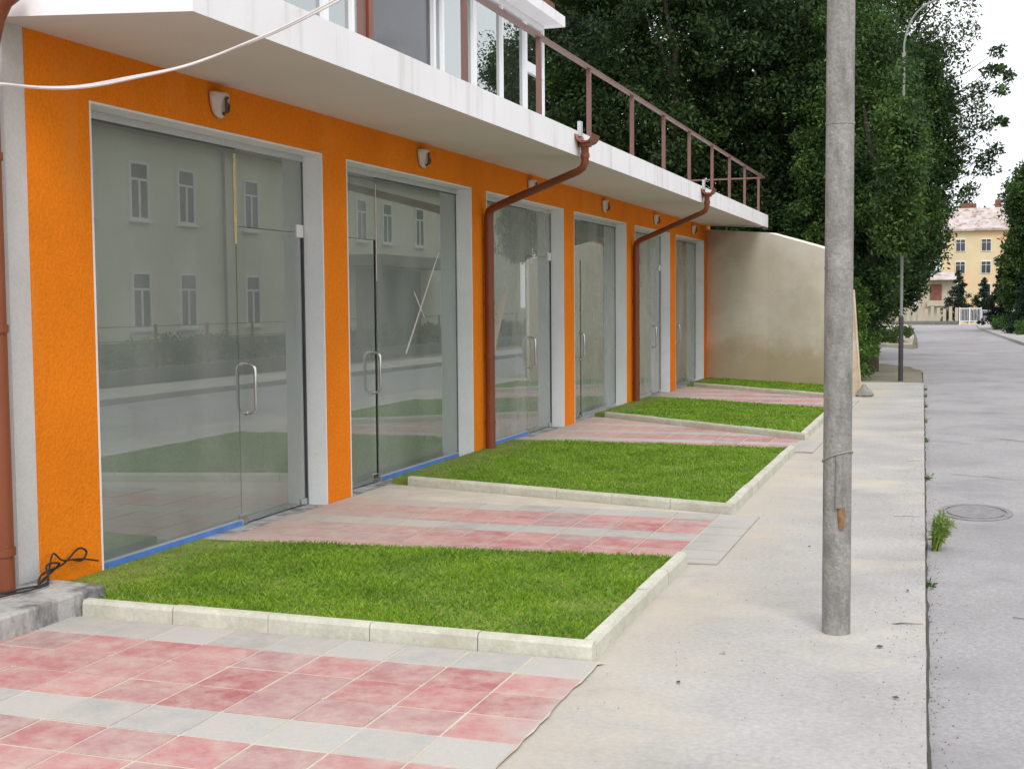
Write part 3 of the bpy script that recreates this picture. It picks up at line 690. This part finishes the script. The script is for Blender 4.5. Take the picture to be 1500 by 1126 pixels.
tree('broadleaf_tree', (-9.5, 33, -.1), [(-9.5, 32, 7.5, 3.6, 2.8, 4.2, 330, .55), (-9.2, 31.5, 3.8, 2.6, 1.8, 2.4, 120, .5)], 'leaf_mid', 'tall green tree rising behind the upstairs windows and the near end of the railing', 190, .13, .22, G)
tree('broadleaf_tree', (-6.2, 30, -.1), [(-6.4, 30, 7.6, 3.0, 2.4, 4.2, 320, .5), (-6.2, 29.6, 3.2, 2.4, 1.7, 2.2, 130, .5)], 'leaf_dark', 'very dark dense tree behind the middle of the terrace railing', 190, .12, .2, G)
tree('broadleaf_tree', (-3.9, 31, -.1), [(-4.0, 31, 7.8, 2.4, 2.2, 4.2, 300, .5), (-3.7, 30.2, 3.0, 1.9, 1.4, 2.4, 150, .45)], 'leaf_dark', 'dark tree behind the far end of the railing left of the pole', 190, .12, .2, G)
tree('broadleaf_tree', (-7.8, 40, -.1), [(-8, 40, 8, 5.5, 3, 6.0, 330, .7)], 'leaf_dark', 'tall dark tree standing deepest behind the terrace railing', 170, .2, .25, G)
tree('broadleaf_tree', (-13.5, 37, -.1), [(-13, 37, 7, 3.5, 3, 5.5, 220, .7)], 'leaf_dark', 'dark tree mostly hidden behind the upper floor of the shops', 150, .2, .25, G)
sp = [(.05, 36, 8.9, .55), (.25, 36, 8.5, .4), (.05, 36, 8.1, .4), (.12, 36, 9.4, .6), (.2, 36, 10.2, .7), (-.1, 36, 7.6, .45), (.0, 36, 6.9, .55), (.35, 36, 6.7, .35), (.55, 35.9, 7.0, .3), (.75, 35.8, 7.4, .27), (.95, 35.8, 7.9, .22), (1.0, 35.8, 7.45, .2), (1.22, 35.7, 7.25, .2), (1.05, 35.7, 6.9, .22),
      (.55, 36, 6.4, .35), (.45, 36, 5.9, .4), (.75, 35.9, 6.1, .3), (.95, 35.8, 5.4, .25), (.7, 35.9, 5.2, .3), (.75, 35.9, 4.95, .35), (.35, 36, 5.0, .45), (.1, 36, 5.4, .5), (.35, 36, 4.4, .3), (.15, 36, 4.3, .35), (1.1, 35.8, 6.1, .15), (.0, 36, 6.1, .5)]
tree('broadleaf_tree', (-2.3, 36.5, -.1), [(-2.2, 36, 8.2, 2.0, 2.2, 4.4, 380, .5), (-2.2, 35.5, 4.4, 1.9, 1.8, 2.4, 260, .5), (-1.35, 35, 3.4, .95, 1.2, 1.7, 150, .38), (-.95, 36, 5.6, .95, 1.3, 2.8, 230, .4)], 'leaf_mid', 'big green tree right of the pole with loose sprigs reaching over the road', 150, .11, .24, G, extra=sp, limbs=8)
tree('broadleaf_tree', (-1.75, 29, -.1), [(-1.95, 29.2, 5.2, 1.35, 1.5, 3.0, 260, .42), (-1.75, 28.4, 2.6, .75, .9, 1.6, 90, .35), (-2.4, 29, 3, 1.2, 1.2, 2.2, 120, .4), (-1.0, 25.05, 3.9, .35, .35, 1.75, 60, .30)], 'leaf_mid', 'dark conifer-like tree close behind the concrete pole and hedge', 200, .095, .16, G)
tree('broadleaf_tree', (-3.6, 50, -.1), [(-3.2, 50, 5.2, 2.2, 2.5, 4.4, 260, .55), (-2.15, 49, 3.0, 1.1, 1.5, 1.9, 130, .4)], 'leaf_dark', 'dark tree on the far side of the side street beyond the street lamp', 150, .17, .2, G)
tree('broadleaf_tree', (-4.6, 66, -.1), [(-3.6, 66, 4.0, 1.9, 2.5, 3.6, 130, .6)], 'leaf_mid', 'small green tree low over the street near the fence left of the gate', 120, .22, .2, G)
# hedge
hc = []; hr = []
for i in range(170):
    y = random.uniform(25.3, 32.5); z = random.uniform(.15, 1.9); wdt = (.52*(1-(z/2.4)**2)+.06)
    hc.append((-2.0-.04*(y-25)+random.uniform(-wdt, wdt), y, z)); hr.append(random.uniform(.16, .3))
e = empty('hedge_bush', (-2.0, 28.5, 0)); tag(e, 'light green shaggy hedge bush beside the pavement end', 'hedge')
quads_object('foliage', leaf_quads(clump_points(np.array(hc), hr, 170)-np.array([-2.0, 28.5, 0]), .075), 'leaf_hedge', e)
st = MB()
for k in range(10): st.tube([(random.uniform(-.3, .3), random.uniform(-3, 3), -.1), (random.uniform(-.3, .3), random.uniform(-3, 3), 1.2)], .02, 6)
st.build('stems', 'bark', e)
# far side trees (right)
def conifer(x, y, h, r, lab, grp, z0=-.1):
    e = empty('spruce_tree', (x, y, z0)); cs = []; rs = []
    nl = 14
    for j in range(nl):
        f = j/nl; rr = r*(1-f)**.85; m = max(2, int(11*(1-f)))
        for k in range(m):
            a = random.uniform(0, 2*math.pi); q = rr*random.uniform(.35, 1.0); cs.append((q*math.cos(a), q*math.sin(a), .12*h+.86*h*f-.12*q)); rs.append(.10*r+.12*r*(1-f)+.05)
    cs.append((0, 0, h*.97)); rs.append(.06*r+.04)
    quads_object('crown', leaf_quads(clump_points(np.array(cs), rs, 110, .5), .12 if h < 6 else .2, .8), 'leaf_blue', e)
    MB().tube([(0, 0, 0), (0, 0, h*.9)], [.06*r+.05, .01], 8).build('trunk', 'bark', e)
    tag(e, lab, 'spruce', grp)
SG = 'spruces beside the far gate'
conifer(.2, 87, 3.5, 1.15, 'small dark spruce left of the white gate in front of the yellow house', SG)
conifer(1.75, 88, 3.0, 1.1, 'low wide spruce standing just behind the white gate', SG)
conifer(2.15, 69, 3.2, .95, 'dark spruce right of the white gate covering the lower yellow house', SG)
conifer(3.05, 60, 3.2, 1.0, 'tall dark spruce at the right picture edge beside the far road bend', SG)
tree('broadleaf_tree', (3.6, 66, -.1), [(3.7, 66, 5.4, 1.35, 2, 3.0, 190, .45), (2.9, 66, 2.9, .85, 1.3, 2.0, 110, .38)], 'leaf_mid', 'green tree at the right picture edge behind the spruces', 130, .2, .2, 'trees right of the road')
tree('broadleaf_tree', (10, 215, -3.2), [(9.5, 215, 11.5, 4.0, 4, 9.5, 200, 1.3)], 'leaf_mid', 'large distant green tree right of the yellow house roof', 110, .5, .5, 'trees right of the road')
tree('broadleaf_tree', (2, 215, -3.2), [(1.5, 215, 9.0, 8, 4, 7.6, 170, 1.5)], 'leaf_mid', 'distant green tree showing above the yellow house roof', 110, .55, .5, 'trees right of the road')
tree('broadleaf_tree', (-9, 120, -1.3), [(-8, 120, 5, 5.5, 4, 6.5, 170, 1.1)], 'leaf_dark', 'distant dark tree left of the yellow house', 110, .4, .4, 'trees right of the road')
# low roadside bushes on the right
for (x, y, h, lab) in ((3.05, 58, .55, 'low green bush on the verge right of the road bend'), (2.35, 66, .7, 'low green bush beside the white gate post'), (-2.15, 47.5, .5, 'small bush on the pavement corner beyond the side street')):
    e = empty('roadside_bush', (x, y, 0)); cs = [(random.uniform(-.6, .6), random.uniform(-1.2, 1.2), random.uniform(.08, h)) for _ in range(26)]
    quads_object('foliage', leaf_quads(clump_points(np.array(cs), [.22]*26, 110), .1), 'leaf_mid' if x < 0 else 'leaf_hedge', e)
    tag(e, lab, 'bush')
# verge grass right
q = np.stack([rng.uniform(0, 1, 26000), rng.uniform(46, 78, 26000)], 1); xx = np.interp(q[:, 1], [46, 70, 78], [3.7, 2.45, 2.25])+q[:, 0]*5
P = np.stack([xx, q[:, 1], np.full(len(xx), -.1)], 1); tipv = P+np.stack([rng.normal(size=len(xx))*.04, rng.normal(size=len(xx))*.04, rng.uniform(.08, .22, len(xx))], 1)
dxv = np.zeros_like(P); dxv[:, 0] = .03
tag(quads_object('verge_grass', np.stack([P-dxv, P+dxv, tipv+dxv*.3, tipv-dxv*.3], 1), 'leaf_hedge'), 'rough green grass on the verge right of the road bend', 'grass', None, 'stuff')
# weeds in the kerb joint
def weed(x, y, h, n, lab, mat='leaf_weed', spread=.5, z=-.08):
    e = empty('weed_tuft', (x, y, z)); V = []
    for i in range(n):
        a = random.uniform(-1.5, 1.5) if spread > .3 else random.uniform(0, 6.28); L = h*random.uniform(.5, 1); le = spread*random.uniform(.1, 1)
        b = np.array([random.uniform(-.015, .03), random.uniform(-.06, .06), 0]); d = np.array([math.cos(a)*le*.75, math.sin(a)*le, 1.0]); d /= np.linalg.norm(d)
        s = np.array([-math.sin(a), math.cos(a), 0])*.003; m = b+d*L*.6; t = b+d*L+np.array([math.cos(a)*le*.05, 0, -.02*le])
        V.append([b-s, b+s, m+s*1.2, m-s*1.2]); V.append([m-s*1.2, m+s*1.2, t+s*.2, t-s*.2])
        for k in range(5):
            c = b+d*L*random.uniform(.35, 1); u = rng.normal(size=3)*.010; v = rng.normal(size=3)*.003; V.append([c, c+u+v, c+2*u, c+u-v])
    quads_object('blades', np.array(V), mat, e); tag(e, lab, 'weed', 'weeds along the kerb')
weed(-.11, 8.78, .27, 260, 'bright green weed clump fanning from the kerb onto the road', spread=.75)
for i, y in enumerate((7.6, 12.2, 15.4, 17.8, 20.3, 22.4, 24.2)):
    weed(kl(y)+.02, y, random.uniform(.025, .06), 10, f'tiny weed tuft in the kerb joint, {ordn[i]} from the camera', 'leaf_hedge', .25)
# loose grit on the pavement and along the kerb
gq = []
for _ in range(1500):
    y = random.uniform(3.2, 25)**1; x = kl(y)-abs(random.gauss(0, .12)) if random.random() < .55 else random.uniform(-1.38, kl(y)-.02)
    gq.append((x, y, .002, random.uniform(.0015, .0045)))
for _ in range(700):
    y = random.uniform(3.2, 25); gq.append((kl(y)+.02+abs(random.gauss(0, .05)), y, -.079, random.uniform(.002, .006)))
V = []
for x, y, z, r_ in gq:
    a = random.uniform(0, 6.28); c3 = [np.array([x+r_*math.cos(a+k*2.09)*random.uniform(.7, 1.2), y+r_*math.sin(a+k*2.09), z]) for k in range(3)]; t3 = np.array([x, y, z+r_])
    for k in range(3): V.append([c3[k], c3[(k+1) % 3], t3])
tag(quads_object('loose_grit', np.array(V), 'dirt', per=3), 'fine loose grit scattered on the concrete pavement and in the gutter', 'grit', None, 'stuff')
# litter leaves
lf = [(-.30, 5.9), (-.22, 7.1), (-.26, 9.4), (-.42, 20.3), (-.95, 5.6), (-.85, 8.2), (-.2, 5.15), (.08, 7.2), (-1.05, 5.1)]
for i, (x, y) in enumerate(lf):
    m = MB(); s = random.uniform(.012, .022); a = random.uniform(0, 6)
    m.add([(x+s*math.cos(a), y+s*math.sin(a), .010), (x+.5*s*math.cos(a+1.5), y+.5*s*math.sin(a+1.5), .014), (x-s*math.cos(a), y-s*math.sin(a), .009), (x+.5*s*math.cos(a-1.5), y+.5*s*math.sin(a-1.5), .007)], [(0, 1, 2, 3)])
    if x > 0: 
        m.v = [(p, q_, r-.08) for p, q_, r in m.v]
    tag(m.build('fallen_leaf', 'crack'), 'small dark dry leaf lying on the pale pavement or road', 'leaf', 'fallen leaves on the pavement')

# ------------------------------------------------------------------ far street end
yb = 170; e = empty('yellow_house', (2, yb, -3.2)); tag(e, 'yellow three-storey house with hipped grey roof at the end of the street', 'house')
def P2(mb, name, mat, par, **k):
    o = mb.build(name, mat, **k); o.parent = par
    r_ = par
    while r_.parent: r_ = r_.parent
    if par is r_: o.matrix_parent_inverse = Matrix.Translation(-r_.location)
    return o
w = MB(); w.box(-1.7, 6.3, yb, yb+9, -3.2, 10.1); wl_ = P2(w, 'wall', 'yellow', e)
rf = MB(); a = (-2.2, 6.8, yb-.5, yb+9.5)
rf.add([(a[0], a[2], 10.1), (a[1], a[2], 10.1), (a[1], a[3], 10.1), (a[0], a[3], 10.1), (-.2, yb+3.5, 12.9), (5.5, yb+3.5, 12.9), (-.2, yb+5, 12.9), (5.5, yb+5, 12.9), (a[0], a[2], 9.85), (a[1], a[2], 9.85), (a[1], a[3], 9.85), (a[0], a[3], 9.85)],
       [(0, 1, 5, 4), (1, 2, 7, 5), (2, 3, 6, 7), (3, 0, 4, 6), (4, 5, 7, 6), (0, 8, 9, 1), (1, 9, 10, 2), (2, 10, 11, 3), (3, 11, 8, 0), (11, 10, 9, 8)])
P2(rf, 'roof', 'roof', e)
P2(MB().box(.6, 2.4, yb+5.2, yb+6.6, 12.5, 13.6), 'chimney', 'redroof', e); P2(MB().box(4.6, 5.3, yb+4, yb+4.7, 12.5, 13.9), 'chimney', 'redroof', e)
for zc in (8.1, 5.35, 2.6):
    for xc in (.55, 3.55):
        f = MB(); f.box(xc-.58, xc+.58, yb-.10, yb-.003, zc-.78, zc+.78); fo = P2(f, 'window', 'upvc', e)
        g_ = MB()
        for xx in (-.52, .03): 
            g_.box(xc+xx, xc+xx+.49, yb-.13, yb-.102, zc-.7, zc+.28); g_.box(xc+xx, xc+xx+.49, yb-.13, yb-.102, zc+.34, zc+.7)
        P2(g_, 'pane', 'darkwin', fo)
# smaller house with balcony in front-left
e = empty('small_house', (-1.5, 100, -1)); tag(e, 'low beige house with brown balcony left of the small spruce', 'house')
w = MB(); w.box(-2.6, .05, 100, 106, -1, 2.9); P2(w, 'wall', 'plain_beige', e)
w = MB(); w.add([(-2.1, 99.4, 2.9), (.35, 99.4, 2.9), (.35, 106, 2.9), (-2.1, 106, 2.9), (-1.2, 102, 3.5), (-.2, 102, 3.5)], [(0, 1, 5, 4), (1, 2, 5), (2, 3, 4, 5), (3, 0, 4), (3, 2, 1, 0)]); P2(w, 'roof', 'roof', e)
w = MB(); w.box(-1.75, -.95, 99.9, 99.99, 1.35, 2.6); P2(w, 'balcony_opening', 'redroof', e)
w = MB(); w.box(-1.95, -.75, 99.5, 99.88, 1.0, 1.4); P2(w, 'balcony', 'plain_beige', e)
# garden fence: grey wall with posts, and white gate
e = empty('garden_fence', (-1.5, 84.5, 0)); tag(e, 'pale boundary fence with dark base left of the white gate', 'fence')
w = MB(); w.box(-12, .2, 84.5, 84.7, -.1, .15); P2(w, 'plinth', 'greybase', e)
w = MB()
for k in range(34): x = .1-k*.36; w.box(x-.1, x+.1, 84.55, 84.62, .15, .98+.08*math.sin(k*2.1))
P2(w, 'fence_board', 'plain_beige', e)
e = empty('white_gate', (1.0, 83.5, 0)); tag(e, 'white barred metal gate at the end of the road', 'gate')
for x in (.28, .85, 1.5): w = MB(); w.box(x-.04, x+.04, 83.5, 83.58, -.1, 1.0); P2(w, 'gate_post', 'whitepaint', e)
w = MB()
for z in (.12, .9): w.box(.32, 1.46, 83.52, 83.56, z, z+.06)
for k in range(13): x = .38+k*.085; w.box(x-.012, x+.012, 83.525, 83.555, .18, .9)
P2(w, 'gate_leaf', 'whitepaint', e)
e = empty('white_fence', (2.0, 80, 0)); tag(e, 'white railing fence running right from the gate', 'fence')
w = MB(); 
for k in range(16): x = 1.55+k*.09; w.box(x-.014, x+.014, 82-.5*k, 82.03-.5*k, -.1, .85)
for z in (.1, .8): w.add([(1.53, 82.0, z), (2.95, 74.4, z), (2.95, 74.4, z+.05), (1.53, 82.0, z+.05), (1.55, 82.03, z), (2.97, 74.43, z), (2.97, 74.43, z+.05), (1.55, 82.03, z+.05)], [(0, 1, 2, 3), (7, 6, 5, 4), (3, 2, 6, 7), (0, 4, 5, 1)])
P2(w, 'bars', 'whitepaint', e)

# ------------------------------------------------------------------ opposite side (seen in the glass)
e = empty('opposite_building', (11.4, 30, 0)); tag(e, 'cream two-storey building across the street mirrored in the shop glass', 'building')
w = MB(); w.box(11.4, 20, 12.5, 62, -.1, 6.15); P2(w, 'wall', 'cream', e)
w = MB(); w.box(11.0, 20.4, 12.1, 62.4, 6.15, 6.45); P2(w, 'eave', 'greybase', e)
w = MB(); w.add([(10.9, 12, 6.45), (20.5, 12, 6.45), (20.5, 62.5, 6.45), (10.9, 62.5, 6.45), (15.7, 16, 8.6), (15.7, 58, 8.6)], [(0, 4, 5, 3), (1, 2, 5, 4), (0, 1, 4), (2, 3, 5), (3, 2, 1, 0)]); P2(w, 'roof', 'redroof', e)
w = MB(); w.box(11.37, 11.399, 12.5, 62, -.1, .55); P2(w, 'plinth', 'greybase', e)
ywin = [14.5, 17.2, 19.4, 21.9, 24.1, 27.4, 29.75, 32.0, 35.6, 38.0, 40.6, 43.5, 45.8, 49, 51.5, 54, 57]
for y in ywin:
    for z0, z1 in ((.9, 2.45), (3.85, 5.4)):
        if z0 < 2 and 42 < y < 50: continue
        f = MB(); hw = .44
        f.box(11.34, 11.398, y-hw, y-hw+.07, z0, z1); f.box(11.34, 11.398, y+hw-.07, y+hw, z0, z1); f.box(11.345, 11.398, y-.035, y+.035, z0, z0+(z1-z0)*.68)
        for z in (z0, z0+(z1-z0)*.68, z1-.06): f.box(11.342, 11.397, y-hw+.07, y+hw-.07, z, z+.06)
        fo = P2(f, 'window', 'upvc', e)
        g_ = MB(); g_.box(11.375, 11.396, y-hw+.07, y+hw-.07, z0+.06, z1-.06); P2(g_, 'pane', 'darkwin', fo)
        g_ = MB(); g_.box(11.28, 11.399, y-hw-.05, y+hw+.05, z0-.07, z0-.002); P2(g_, 'sill', 'upvc', fo)
pz = MB(); pz.box(9.9, 11.39, 42.0, 50, 2.9, 3.3); pz.box(9.95, 10.15, 42.1, 42.3, 0, 2.9); pz.box(9.95, 10.15, 49.7, 49.9, 0, 2.9); P2(pz, 'porch', 'greybase', e)
w = MB(); w.box(11.36, 11.395, 43, 49, 0, 2.85); P2(w, 'porch_wall', 'greybase', e)
w = MB(); w.tube([(11.3, 33.9, 0), (11.3, 33.9, 6.1)], .05, 8); w.tube([(11.3, 25.8, 0), (11.3, 25.8, 6.1)], .05, 8); P2(w, 'drainpipe', 'greybase', e)
e = empty('street_fence', (6.6, 25, 0)); tag(e, 'dark low wire fence on a concrete base across the street mirrored in the glass', 'fence')
w = MB(); w.box(6.6, 6.78, 5, 60, -.1, .22); P2(w, 'fence_base', 'greybase', e)
w = MB()
for k in range(28): w.box(6.66, 6.71, 5.5+2*k, 5.55+2*k, .22, 1.15)
for z in (.5, .8, 1.1): w.box(6.675, 6.69, 5, 60, z, z+.02)
P2(w, 'fence_wire', 'iron', e)
hc = np.stack([rng.uniform(7.1, 8.0, 240), rng.uniform(8, 60, 240), rng.uniform(0, .75, 240)], 1)
e = empty('hedge_bush', (7.5, 30, 0)); tag(e, 'dark low hedge across the street mirrored in the shop glass', 'hedge')
quads_object('foliage', leaf_quads(clump_points(hc, [.32]*240, 90)-np.array([7.5, 30, 0]), .12), 'leaf_mid', e)
tree('broadleaf_tree', (10, 66, -.1), [(10, 66, 8, 4.0, 4, 5.5, 150, .9)], 'leaf_mid', 'tree across the street mirrored in the upstairs windows', 110, .3, .3, 'trees across the street')
tree('broadleaf_tree', (9.5, 78, -.1), [(9.5, 78, 6, 3.5, 4, 4.5, 120, .9)], 'leaf_mid', 'farther tree across the street mirrored in the upstairs windows', 110, .3, .3, 'trees across the street')

# ------------------------------------------------------------------ recalc normals where meshes were hand wound
import bmesh
for o in bpy.data.objects:
    if o.type == 'MESH' and len(o.data.polygons) < 6000 and o.name.split('.')[0] not in ('ground', 'road', 'blades', 'fallen_leaf'):
        if len(o.data.polygons) < 2: continue
        bm = bmesh.new(); bm.from_mesh(o.data); bmesh.ops.recalc_face_normals(bm, faces=bm.faces); bm.to_mesh(o.data); bm.free()

# ------------------------------------------------------------------ light, sky
SUN_EL, SUN_AZ = R(50), R(152)      # azimuth clockwise from +y
W = bpy.data.worlds.new('World'); bpy.context.scene.world = W; W.use_nodes = True
nt = W.node_tree; nt.nodes.clear()
out = nt.nodes.new('ShaderNodeOutputWorld'); bg = nt.nodes.new('ShaderNodeBackground'); bg.inputs[1].default_value = .15
sky = nt.nodes.new('ShaderNodeTexSky'); sky.sky_type = 'NISHITA'; sky.sun_disc = False; sky.sun_elevation = SUN_EL; sky.sun_rotation = SUN_AZ; sky.dust_density = 3; sky.air_density = 1.2
tc = nt.nodes.new('ShaderNodeTexCoord')
nz = nt.nodes.new('ShaderNodeTexNoise'); nz.inputs['Scale'].default_value = 2.2; nz.inputs['Detail'].default_value = 5
mp = nt.nodes.new('ShaderNodeMapping'); mp.inputs['Scale'].default_value = (1, 1, 2.5); nt.links.new(tc.outputs['Generated'], mp.inputs[0]); nt.links.new(mp.outputs[0], nz.inputs['Vector'])
cloud = ramp(nt, nz.outputs['Fac'], [(.35, (6.1, 6.3, 6.8)), (.65, (7.6, 7.6, 7.7))])
mx = mixc(nt, .88, sky.outputs[0], cloud)
nt.links.new(mx, bg.inputs[0]); nt.links.new(bg.outputs[0], out.inputs[0])
sl = bpy.data.lights.new('sun', 'SUN'); sl.energy = 1.3; sl.angle = R(25); sl.color = (1, .96, .9)
so = bpy.data.objects.new('sun', sl); C.objects.link(so)
dv = Vector((math.sin(SUN_AZ)*math.cos(SUN_EL), math.cos(SUN_AZ)*math.cos(SUN_EL), math.sin(SUN_EL)))
so.rotation_euler = dv.to_track_quat('Z', 'Y').to_euler()

# ------------------------------------------------------------------ camera
cam = bpy.data.cameras.new('camera'); co = bpy.data.objects.new('camera', cam); C.objects.link(co)
cam.sensor_width = 36; cam.lens = 1882.2/1500*36; cam.clip_end = 4000; cam.clip_start = .05
yaw, pit, rol = .332, .0642, -.0082
fw = Vector((-math.sin(yaw)*math.cos(pit), math.cos(yaw)*math.cos(pit), -math.sin(pit))); r = Vector((math.cos(yaw), math.sin(yaw), 0)); up = r.cross(fw)
r2 = r*math.cos(rol)+up*math.sin(rol); u2 = -r*math.sin(rol)+up*math.cos(rol)
mt = Matrix((r2, u2, -fw)).transposed().to_4x4(); mt.translation = Vector((0, 0, 1.563)); co.matrix_world = mt
sc = bpy.context.scene; sc.camera = co
sc.view_settings.view_transform = 'Standard'; sc.view_settings.look = 'None'; sc.view_settings.gamma = 1; sc.view_settings.exposure = .45
sc.render.engine = 'CYCLES'; sc.cycles.max_bounces = 8; sc.cycles.transparent_max_bounces = 12; sc.cycles.use_denoising = True
sc.render.resolution_x = 1024; sc.render.resolution_y = 768
